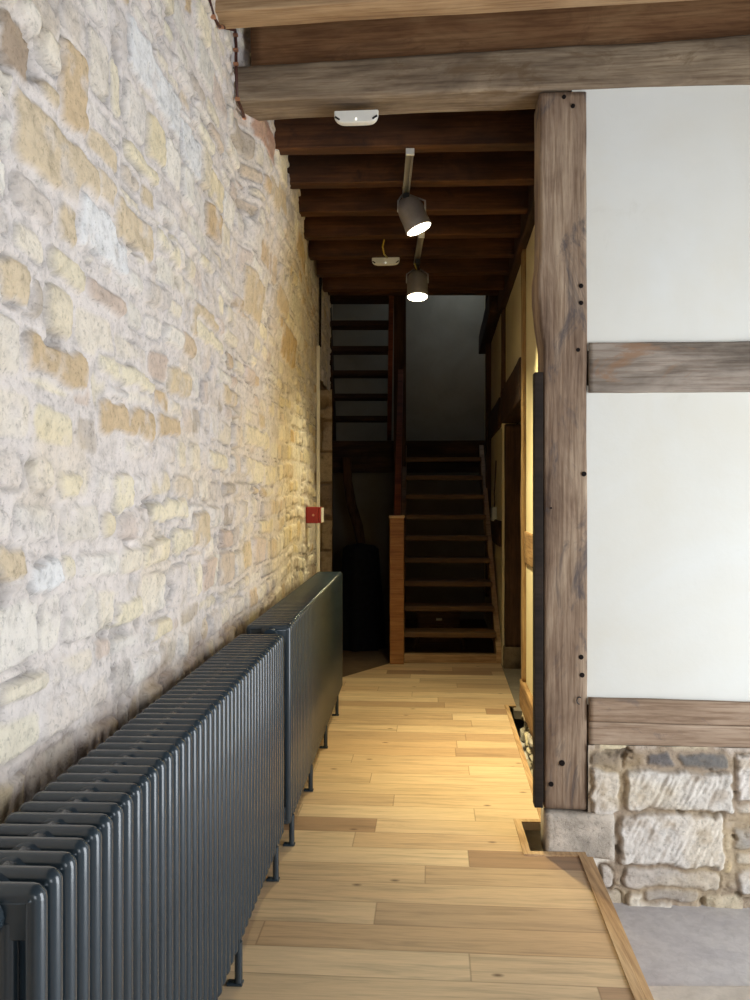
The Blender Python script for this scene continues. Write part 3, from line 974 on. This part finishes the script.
# ------------------------------------------------------------------ corridor ceiling
order = ['first', 'second', 'third', 'fourth', 'fifth', 'sixth', 'seventh']
for k in range(7):
    Y = 3.79 + .425 * k
    xl = LA + LB * Y + .03
    xr = RA + RB * Y - .02
    me = beam_mesh('ceiling_joist', xr - xl, .085, .17, .0025, .005, .06, 90 + k)
    o = link('ceiling_joist', me, M['joist'], None, (xl, Y + R7 * (.3 - xl) * .5 - .02, 3.05), (0, 0, ANG * .6))
    tag(o, 'dark brown corridor joist, %s one behind the grey cross beam' % order[k], 'joist', 'joists over the corridor')
bm = bmesh.new()
add_box(bm, (-1.2, -3.2, 3.47), (3.14, 7.0, 3.54))
tag(link('ceiling', bm_mesh(bm, 'ceiling'), M['ceiling']), kind='structure')
bm = bmesh.new()
add_box(bm, (-.75, 3.52, 3.225), (1.3, 6.83, 3.26))
tag(link('ceiling_corridor', bm_mesh(bm, 'ceiling_corridor'), M['ceiling']), kind='structure')
me = beam_mesh('stair_trimmer', 1.50, .10, .17, .003, .008, .05, 99)
tag(link('stair_trimmer', me, M['joist'], None, (-.40, 6.86, 3.155)), 'dark brown trimmer beam closing the corridor ceiling at the stairwell', 'beam')

# ------------------------------------------------------------------ stairwell shell
bm = bmesh.new()
add_box(bm, (-1.0, 9.6, -.2), (2.7, 9.75, 5.0))
tag(link('wall_back', bm_mesh(bm, 'wall_back'), M['plaster_dull']), kind='structure')
bm = bmesh.new()
add_box(bm, (-1.2, 6.9, 5.0), (2.7, 9.75, 5.05))
add_box(bm, (-1.2, 6.98, 3.28), (2.7, 7.02, 5.0))
tag(link('ceiling_stairwell', bm_mesh(bm, 'ceiling_stairwell'), M['plaster_dull']), kind='structure')

# ------------------------------------------------------------------ near room shell behind the camera
bm = bmesh.new()
add_box(bm, (-1.2, -3.4, -.25), (.8, -3.2, 3.4)); add_box(bm, (2.4, -3.4, -.25), (3.14, -3.2, 3.4))
add_box(bm, (.8, -3.4, -.25), (2.4, -3.2, .7)); add_box(bm, (.8, -3.4, 2.3), (2.4, -3.2, 3.4))
tag(link('wall_rear', bm_mesh(bm, 'wall_rear'), M['plaster']), kind='structure')
bm = bmesh.new()
add_box(bm, (2.98, -3.4, -.25), (3.14, .26, 3.43)); add_box(bm, (2.98, 2.04, -.25), (3.14, 3.06, 3.43))
add_box(bm, (2.98, .26, 2.38), (3.14, 2.04, 3.43))
tag(link('wall_right', bm_mesh(bm, 'wall_right'), M['plaster']), kind='structure')

# ------------------------------------------------------------------ radiators
SP = .0487
COLS = 5
DEP = .185


def section_mesh(H, foot):
    """one column-radiator section: front face at x = 0, depth towards -x, thickness along y, z from foot to H"""
    bm = bmesh.new()
    r = .0152
    pitch = (DEP - 2 * r) / (COLS - 1)
    # outer tube: a closed rounded loop up the front column, over the top, down the rear column and back
    R_ = .005
    x0, x1, z0, z1 = -DEP + r, -r, foot + r, H - r
    path = []
    for cx, cz, a0 in ((x1 - R_, z1 - R_, 0), (x0 + R_, z1 - R_, 90), (x0 + R_, z0 + R_, 180), (x1 - R_, z0 + R_, 270)):
        for k in range(5):
            a = math.radians(a0 + 22.5 * k)
            path.append(Vector((cx + R_ * math.cos(a), 0, cz + R_ * math.sin(a))))
    n = len(path)
    rings = []
    for q in range(n):
        t = (path[(q + 1) % n] - path[q - 1]).normalized()
        nn = Vector((-t.z, 0, t.x))
        rings.append([bm.verts.new(path[q] + nn * r * math.cos(2 * math.pi * k / 14) + Vector((0, r * math.sin(2 * math.pi * k / 14), 0))) for k in range(14)])
    for q in range(n):
        A, B = rings[q], rings[(q + 1) % n]
        for k in range(14):
            bm.faces.new((A[k], A[(k + 1) % 14], B[(k + 1) % 14], B[k]))
    for za, zb in ((H - .075, H - .012), (foot + .012, foot + .075)):
        add_box(bm, (-DEP + .012, -.0125, za), (-.012, .0125, zb), .006)
    for i in range(1, COLS - 1):
        x = -r - pitch * i
        add_cyl(bm, (x, 0, foot + .05), (x, 0, H - .05), r, None, 14, False)
    for zc in (H - .036, foot + .036):
        add_cyl(bm, (-DEP / 2, -SP / 2, zc), (-DEP / 2, SP / 2, zc), .033, None, 16, True)
    return bm_mesh(bm, 'section', True)


def radiator(loc, rz, n, H, foot, feet, label, plug_near=True):
    root = empty('column_radiator', loc, rz)
    tag(root, label, 'radiator')
    me = section_mesh(H, foot)
    first = link('section', me, M['radiator'], root, (0, SP / 2, 0))
    for i in range(1, n):
        o = first.copy()
        o.location = (0, SP * (i + .5), 0)
        o.parent = root
        COL.objects.link(o)
    for yf in feet:
        for x in (-.004, -DEP + .018):
            bm = bmesh.new()
            add_cyl(bm, (x, yf, .006), (x, yf, foot + .03), .0115, None, 14)
            add_box(bm, (x - .034, yf - .014, 0), (x + .014, yf + .014, .008), .003)
            link('foot', bm_mesh(bm, 'foot', False), M['radiator'], root)
    for yy, s in ((-.002, -1), (n * SP + .002, 1)):
        for zc in (H - .040, foot + .036):
            bm = bmesh.new()
            add_cyl(bm, (-DEP / 2 + .012, yy - s * .01, zc), (-DEP / 2 + .012, yy + s * .016, zc), .030, .026, 20)
            add_cyl(bm, (-DEP / 2 + .012, yy + s * .016, zc), (-DEP / 2 + .012, yy + s * .024, zc), .011, .010, 6)
            link('plug', bm_mesh(bm, 'plug'), M['radiator'], root)
    return root


rz = -math.atan(LB)
H1, H2 = .878, .900
y1s = 1.103 - SP / 2
radiator((-.447 - LB * SP / 2, y1s, 0), rz, 43, H1, .094, (.62, 1.264, 1.905),
         'dark blue-grey column radiator nearest the camera along the rubble wall')
y2s = 3.235
radiator((-.336, y2s, 0), rz, 50, H2, .094, (.02 + .03, .665, 1.34, 2.03),
         'far dark blue-grey column radiator reaching towards the dark stairs')
# pipe and valve between the two
bm = bmesh.new()
xv, yv = -.375, 3.20
add_cyl(bm, (xv - .04, yv, 0), (xv - .04, yv, .80), .011, None, 14)
add_cyl(bm, (xv - .04, yv, .80), (xv - .04, yv, .835), .018, .016, 14)
root = empty('riser_pipe', (0, 0, 0))
tag(root, 'slim blue-grey pipe standing in the gap between the two radiators', 'pipe')
link('pipe', bm_mesh(bm, 'pipe', False), M['radiator'], root)

# ------------------------------------------------------------------ stairs
sroot = empty('staircase', (.25, 7.03, 0), -math.atan(.05))
tag(sroot, 'steep oak staircase with open treads at the far end of the corridor', 'staircase')
TW = .80
for k in range(1, 10):
    bm = bmesh.new()
    z = .055 + .2 * k
    add_box(bm, (0, .2 * (k - 1), z - .048), (TW, .2 * (k - 1) + .235, z), .006)
    link('tread', bm_mesh(bm, 'tread'), M['stair'], sroot)
bm = bmesh.new()
add_box(bm, (.0, -.03, -.02), (TW + .02, .06, .064), .004)
link('bottom_plate', bm_mesh(bm, 'bottom_plate'), M['trim'], sroot)
def stringer(x0, x1):
    bm = bmesh.new()
    pr = [(-.04, 0), (.14, 0), (1.95, 1.83), (1.95, 2.02), (1.86, 2.02), (-.04, .10)]
    a = [bm.verts.new((x0, y, z)) for y, z in pr]; b = [bm.verts.new((x1, y, z)) for y, z in pr]
    bm.faces.new(a); bm.faces.new(b[::-1])
    for i in range(len(pr)):
        bm.faces.new((a[i], b[i], b[(i + 1) % len(pr)], a[(i + 1) % len(pr)]))
    return bm_mesh(bm, 'stringer')
link('stringer', stringer(TW - .005, TW + .04), M['trim'], sroot)
link('stringer', stringer(-.04, .005), M['stair'], sroot)
bm = bmesh.new()
add_box(bm, (-.118, -.13, -.01), (.002, -.012, 1.245), .005)
nw = link('newel_post', bm_mesh(bm, 'newel_post'), M['newel'], sroot)
for nd in []: pass
bm = bmesh.new()
add_box(bm, (-.125, -.137, 1.245), (.009, -.005, 1.268), .006)
link('newel_cap', bm_mesh(bm, 'newel_cap'), M['trim'], nw)
bm = bmesh.new()
# square handrail climbing from the newel
a = Vector((-.055, -.06, 1.20)); b = Vector((-.055, 1.55, 2.75))
for p, q in ((a, b),):
    d = (q - p).normalized(); n = Vector((1, 0, 0)); u = n.cross(d)
    vs = []
    for e in (p, q):
        vs.append([bm.verts.new(e + n * sx * .027 + u * sz * .040) for sx, sz in ((-1, -1), (1, -1), (1, 1), (-1, 1))])
    for i in range(4): bm.faces.new((vs[0][i], vs[0][(i + 1) % 4], vs[1][(i + 1) % 4], vs[1][i]))
    bm.faces.new(vs[0][::-1]); bm.faces.new(vs[1])
M['rail_red'] = timber('red_oak_rail', srgb(84, 40, 22), srgb(112, 58, 32), srgb(130, 74, 44), .15, .5)
link('handrail', bm_mesh(bm, 'handrail'), M['rail_red'], sroot)
# landing with winders carriage
bm = bmesh.new()
add_box(bm, (-.82, 1.84, 1.98), (.86, 2.50, 2.05), .005)
add_box(bm, (-.82, 1.845, 1.70), (.86, 1.885, 1.99), .003)
link('landing', bm_mesh(bm, 'landing'), M['dark_wood'], sroot)
bm = bmesh.new()
add_box(bm, (-.13, 1.60, -.01), (.0, 1.73, 4.4), .006)
link('tall_post', bm_mesh(bm, 'tall_post'), M['dark_wood_v'], sroot)

uroot = empty('upper_staircase', (-.46, 9.0, 2.05), 0)
tag(uroot, 'upper flight of dark open treads climbing back towards the camera on the left', 'staircase')
UWD = .60
for j in range(9):
    bm = bmesh.new()
    z = .23 + .22 * j
    add_box(bm, (0, -.2 * j - .02, z), (UWD, -.2 * j + .20, z + .055), .005)
    link('tread', bm_mesh(bm, 'tread'), M['dark_wood'], uroot)
for x in (UWD - .002, -.03):
    bm = bmesh.new()
    pr = [(.30, .02), (.10, .02), (-1.75, 2.03), (-1.75, 2.28), (-1.62, 2.28), (.30, .27)]
    a = [bm.verts.new((x, y, z)) for y, z in pr]; b = [bm.verts.new((x + .045, y, z)) for y, z in pr]
    bm.faces.new(a); bm.faces.new(b[::-1])
    for i in range(len(pr)):
        bm.faces.new((a[i], b[i], b[(i + 1) % len(pr)], a[(i + 1) % len(pr)]))
    link('stringer', bm_mesh(bm, 'stringer'), M['rail_red'] if x > 0 else M['dark_wood'], uroot)

# things stored under the stairs
bm = bmesh.new()
pts_ = [(-.30, 8.6, 1.85), (-.29, 8.6, 1.6), (-.25, 8.6, 1.35), (-.18, 8.6, 1.12), (-.15, 8.6, .95), (-.15, 8.6, .0)]
add_tube(bm, pts_, [.05, .05, .055, .055, .05, .05], 10)
tag(link('curved_brace', bm_mesh(bm, 'curved_brace', True), M['dark_wood_v']), 'dark curved timber brace under the stair landing', 'brace')
# draped cover
n, m = 40, 36
bm = bmesh.new()
g = []
for j in range(m + 1):
    row = []
    for i in range(n + 1):
        a = 2 * math.pi * i / n; t = j / m
        rx, ry = (.17 + .05 * (1 - t)), (.13 + .05 * (1 - t))
        if t > .93: f = math.sqrt(max(0.0, 1 - ((t - .93) / .07) ** 2)); rx *= f; ry *= f
        fold = 1 + (.10 * math.sin(7 * a + 1.3) + .05 * math.sin(13 * a + 4 * t)) * (1 - .7 * t)
        row.append(bm.verts.new((-.14 + rx * fold * math.cos(a), 7.72 + ry * fold * math.sin(a), 1.0 * t - .008)))
    g.append(row)
for j in range(m):
    for i in range(n):
        bm.faces.new((g[j][i], g[j][(i + 1) % n], g[j + 1][(i + 1) % n], g[j + 1][i]))
bm2 = bm_mesh(bm, 'dust_sheet', True)
tag(link('dust_sheet', bm2, M['dark_cloth']), 'dark cloth hanging in folds over a stored object left of the newel post', 'cloth')
# arched hoop under the lowest tread
bm = bmesh.new()
add_tube(bm, [(.60 + .24 * math.cos(a), 7.62, -.01 + .23 * math.sin(a)) for a in [math.pi * i / 20 for i in range(21)]], .018, 8)
tag(link('arched_hoop', bm_mesh(bm, 'arched_hoop', True), M['stair']), 'brown arched hoop standing behind the lowest stair tread', 'hoop')
root = empty('storage_box', (.63, 8.1, -.01))
tag(root, 'brown box with a pale tag stored behind the open treads', 'box')
bm = bmesh.new()
add_box(bm, (-.21, -.12, 0), (.21, .12, .33), .01)
add_box(bm, (-.22, -.13, .29), (.22, .13, .345), .008)
link('carcass', bm_mesh(bm, 'carcass'), M['stair'], root)
bm = bmesh.new()
add_box(bm, (-.03, -.136, .225), (.03, -.119, .25), .002)
link('paper_tag', bm_mesh(bm, 'paper_tag'), M['conduit'], root)

# ------------------------------------------------------------------ lamps, detectors, cables
WARM = (1.0, .87, .50)


def spot(px, py, Y, axis, track_z, track_y0, track_y1, label, label_track, power, size=1.6, joist=3.05):
    c = P(px, py, Y)
    root = empty('spotlight', c)
    tag(root, label, 'lamp')
    ax = Vector(axis).normalized()
    q = (-ax).to_track_quat('Z', 'Y').to_matrix().to_4x4()
    bm = bmesh.new()
    prof = [(.064, .003), (.070, -.003), (.073, .001), (.069, .05), (.070, .11), (.062, .150), (.038, .176), (.0, .182)]
    add_lathe(bm, prof)
    bm.transform(q)
    head = link('lamp_head', bm_mesh(bm, 'lamp_head', True), M['lamp_shell'], root)
    bm = bmesh.new()
    add_lathe(bm, [(.0, -.010), (.045, -.008), (.066, -.001), (.066, .006), (0, .010)])
    bm.transform(q)
    link('lens', bm_mesh(bm, 'lens', True), M['lamp_glow'], head)
    top = -ax * .178
    hang = Vector((top.x, top.y, track_z - c.z - .011))
    bm = bmesh.new()
    add_tube(bm, [top, top + (hang - top) * .5, hang - Vector((0, 0, .016))], .010, 10)
    add_box(bm, hang + Vector((-.016, -.05, -.03)), hang + Vector((.016, .05, .0)), .004)
    link('stem', bm_mesh(bm, 'stem'), M['black_metal'], root)
    bm = bmesh.new()
    s = Vector((.075, 0, 0))
    for sg in (-1, 1):
        pa_ = -ax * .10 + Vector((sg * .072, 0, 0)); pb_ = top + Vector((sg * .02, 0, .02))
        add_tube(bm, [pa_, pa_ + Vector((0, 0, .06)), pb_], .005, 8)
    link('yoke', bm_mesh(bm, 'yoke', True), M['track_metal'], root)
    bm = bmesh.new()
    add_tube(bm, [top + Vector((.0, -.02, .0)), top + Vector((-.02, -.03, .05)), top + Vector((.015, -.03, .075)), hang + Vector((.01, -.02, -.02))], .004, 6)
    link('cable', bm_mesh(bm, 'cable', True), M['cable_yellow'], root)
    # the light it gives
    l = bpy.data.lights.new('spot', 'SPOT')
    l.energy = power
    l.color = WARM
    l.spot_size = size
    l.spot_blend = 1.0
    l.shadow_soft_size = .05
    o = bpy.data.objects.new('spot', l)
    o.location = ax * .02
    o.rotation_euler = ax.to_track_quat('-Z', 'Y').to_euler()
    COL.objects.link(o)
    o.parent = root
    # track under the joists
    tr = empty('lighting_track', (c.x + hang.x, 0, track_z))
    tag(tr, label_track, 'track')
    bm = bmesh.new()
    add_box(bm, (-.018, track_y0 + .012, -.004), (-.010, track_y1, .02)); add_box(bm, (.010, track_y0 + .012, -.004), (.018, track_y1, .02))
    add_box(bm, (-.018, track_y0 + .012, .014), (.018, track_y1, .02))
    link('rail', bm_mesh(bm, 'rail'), M['track_metal'], tr)
    bm = bmesh.new()
    add_box(bm, (-.020, track_y0 - .004, -.010), (.020, track_y0 + .014, .02), .002)
    link('end_cap', bm_mesh(bm, 'end_cap'), M['white_plastic'], tr)


spot(419, 229, 4.30, (.42, -.06, -1), 3.03, 3.80, 4.45, 'nearer grey spotlight tilted to the right under the corridor joists',
     'white-capped lighting track carrying the nearer spotlight', 480, 1.36)
spot(417.5, 297, 5.45, (.0, -.19, -1), 3.03, 5.00, 5.60, 'farther spotlight pointing straight down in front of the stairs',
     'lighting track carrying the farther spotlight', 185, 1.9)


def detector(c, wid, label):
    root = empty('emergency_light', c, ANG)
    tag(root, label, 'light')
    bm = bmesh.new()
    n = 24
    prof = []
    hw = wid / 2
    for i in range(n + 1):
        a = math.pi * i / n
        x = hw * math.copysign(abs(math.cos(a)) ** .35, math.cos(a)); z = -.048 * abs(math.sin(a)) ** .6
        prof.append((x, z))
    rings = []
    for y, k in ((-.045, .95), (-.040, .99), (-.03, 1.0), (-.015, .97), (.0, .9), (.01, .75)):
        rings.append([bm.verts.new((x * k, y, z * k)) for x, z in prof])
    for A, B in zip(rings, rings[1:]):
        for i in range(n): bm.faces.new((A[i], A[i + 1], B[i + 1], B[i]))
        bm.faces.new((A[0], B[0], B[n], A[n]))
    bm.faces.new(rings[0]); bm.faces.new(rings[-1][::-1])
    link('housing', bm_mesh(bm, 'housing'), M['white_plastic'], root)
    for s in (-1, 1):
        bm = bmesh.new()
        add_box(bm, (s * hw * .84 - .012, -.047, -.034), (s * hw * .84 + .012, -.040, -.026), .002)
        bmesh.ops.rotate(bm, verts=bm.verts, cent=(s * hw * .84, 0, -.03), matrix=Matrix.Rotation(-s * .6, 3, 'Y'))
        link('vent', bm_mesh(bm, 'vent'), M['black_metal'], root)
    bm = bmesh.new()
    add_cyl(bm, (0, -.044, -.036), (0, -.049, -.036), .004, None, 12)
    link('pilot_lamp', bm_mesh(bm, 'pilot_lamp'), M['led'], root)
    return root


detector(P(357, 115.5, 3.39), .185, 'white emergency light box on the underside of the grey cross beam')
d2 = detector(P(386, 258, 5.55) + Vector((0, 0, -.01)), .19, 'white emergency light box under a corridor joist beside the farther spotlight')
bm = bmesh.new()
a = Vector((0, 0, -.004))
pl = [P(384, 240, 5.15), P(382.5, 247, 5.25), P(384, 254, 5.38), P(387, 257.5, 5.5)]
add_tube(bm, pl, .005, 8)
tag(link('hanging_cable', bm_mesh(bm, 'hanging_cable', True), M['cable_yellow']), 'short yellow cable looping down to the farther emergency light box', 'cable')

# brown clipped cable at the wall end of the cross beam
croot = empty('clipped_cable', (0, 0, 0))
tag(croot, 'thin brown clipped cable running down over the wall end of the cross beam', 'cable')
Yc = 3.225
cp = [P(206, -12, 2.86), P(214, 18, 2.90), P(219, 26, 2.98), P(235, 30, 3.27) , P(236, 45, 3.265), P(236, 64, 3.262), P(237, 98, 3.255), P(240, 105, 3.30), P(245, 119, 3.44),
      P(258, 122, 3.50), P(268, 140, 3.80), P(280, 170, 4.2)]
bm = bmesh.new()
add_tube(bm, cp, .0065, 8)
link('cable', bm_mesh(bm, 'cable', True), M['cable_brown'], croot)
for i, (px, py, Y) in enumerate([(213, 17, 2.885), (221, 27, 3.0), (235.5, 35, 3.25), (235.8, 50, 3.245), (236, 64, 3.242), (237.5, 99, 3.235), (244, 118, 3.42), (263, 130, 3.62), (269, 142, 3.82)]):
    p = P(px, py, Y)
    bm = bmesh.new()
    add_box(bm, p + Vector((-.010, -.008, -.005)), p + Vector((.010, .008, .005)), .002)
    link('clip', bm_mesh(bm, 'clip'), M['copper_clip'], croot)

# fire alarm call point on the corner of the wall
c = Vector((LA + LB * 5.58 + .060, 5.58, EYE - 15 * 5.58 / F))
root = empty('fire_call_point', c, rz)
tag(root, 'small red fire alarm call point on the rubble wall corner', 'alarm')
bm = bmesh.new(); add_box(bm, (-.055, -.052, -.056), (.028, .052, .056), .006)
link('back_box', bm_mesh(bm, 'back_box'), M['red_plastic'], root)
bm = bmesh.new(); add_box(bm, (.028, -.050, -.054), (.048, .050, .054), .005)
link('front_plate', bm_mesh(bm, 'front_plate'), M['red_plastic'], root)
bm = bmesh.new(); add_box(bm, (.046, -.046, -.050), (.058, .046, .050), .003)
o = link('break_panel', bm_mesh(bm, 'break_panel'), M['white_plastic'], root); o['label'] = 'white break panel'
bm = bmesh.new(); add_cyl(bm, (-.004, -.048, .0), (-.004, -.057, .0), .008, None, 16)
o = link('cable_entry', bm_mesh(bm, 'cable_entry'), M['copper_clip'], root)

# conduit on the corner of the wall
xw = LA + LB * 6.17
bm = bmesh.new()
add_box(bm, (xw + .004, 6.13, 0.0), (xw + .030, 6.165, 2.57), .005)
root = empty('cable_conduit', (0, 0, 0))
tag(root, 'slim white conduit running down the corner of the rubble wall past the red call point', 'conduit')
link('trunking', bm_mesh(bm, 'trunking'), M['conduit'], root)
bm = bmesh.new()
add_tube(bm, [(xw + .03, 6.15, 2.56), (xw + .032, 6.15, 2.8), (xw + .034, 6.14, 3.2)], .009, 8)
o = link('cable', bm_mesh(bm, 'cable', True), M['peg'], root); o['label'] = 'black cable above the white conduit'

# switch on the stair wall
xs = RA + RB * 7.6 - .03
root = empty('light_switch', (xs, 7.6, EYE - 14 * 7.6 / F))
tag(root, 'small pale switch box with a cable on the yellow panel beside the stairs', 'switch')
bm = bmesh.new(); add_box(bm, (-.035, -.06, -.065), (.012, .06, .065), .006)
link('box', bm_mesh(bm, 'box'), M['glass'], root)
bm = bmesh.new(); add_tube(bm, [(-.005, .0, .06), (-.012, -.02, .2), (-.004, -.03, .34), (.004, -.03, .5)], .006, 8)
link('cable', bm_mesh(bm, 'cable', True), M['cable_brown'], root)
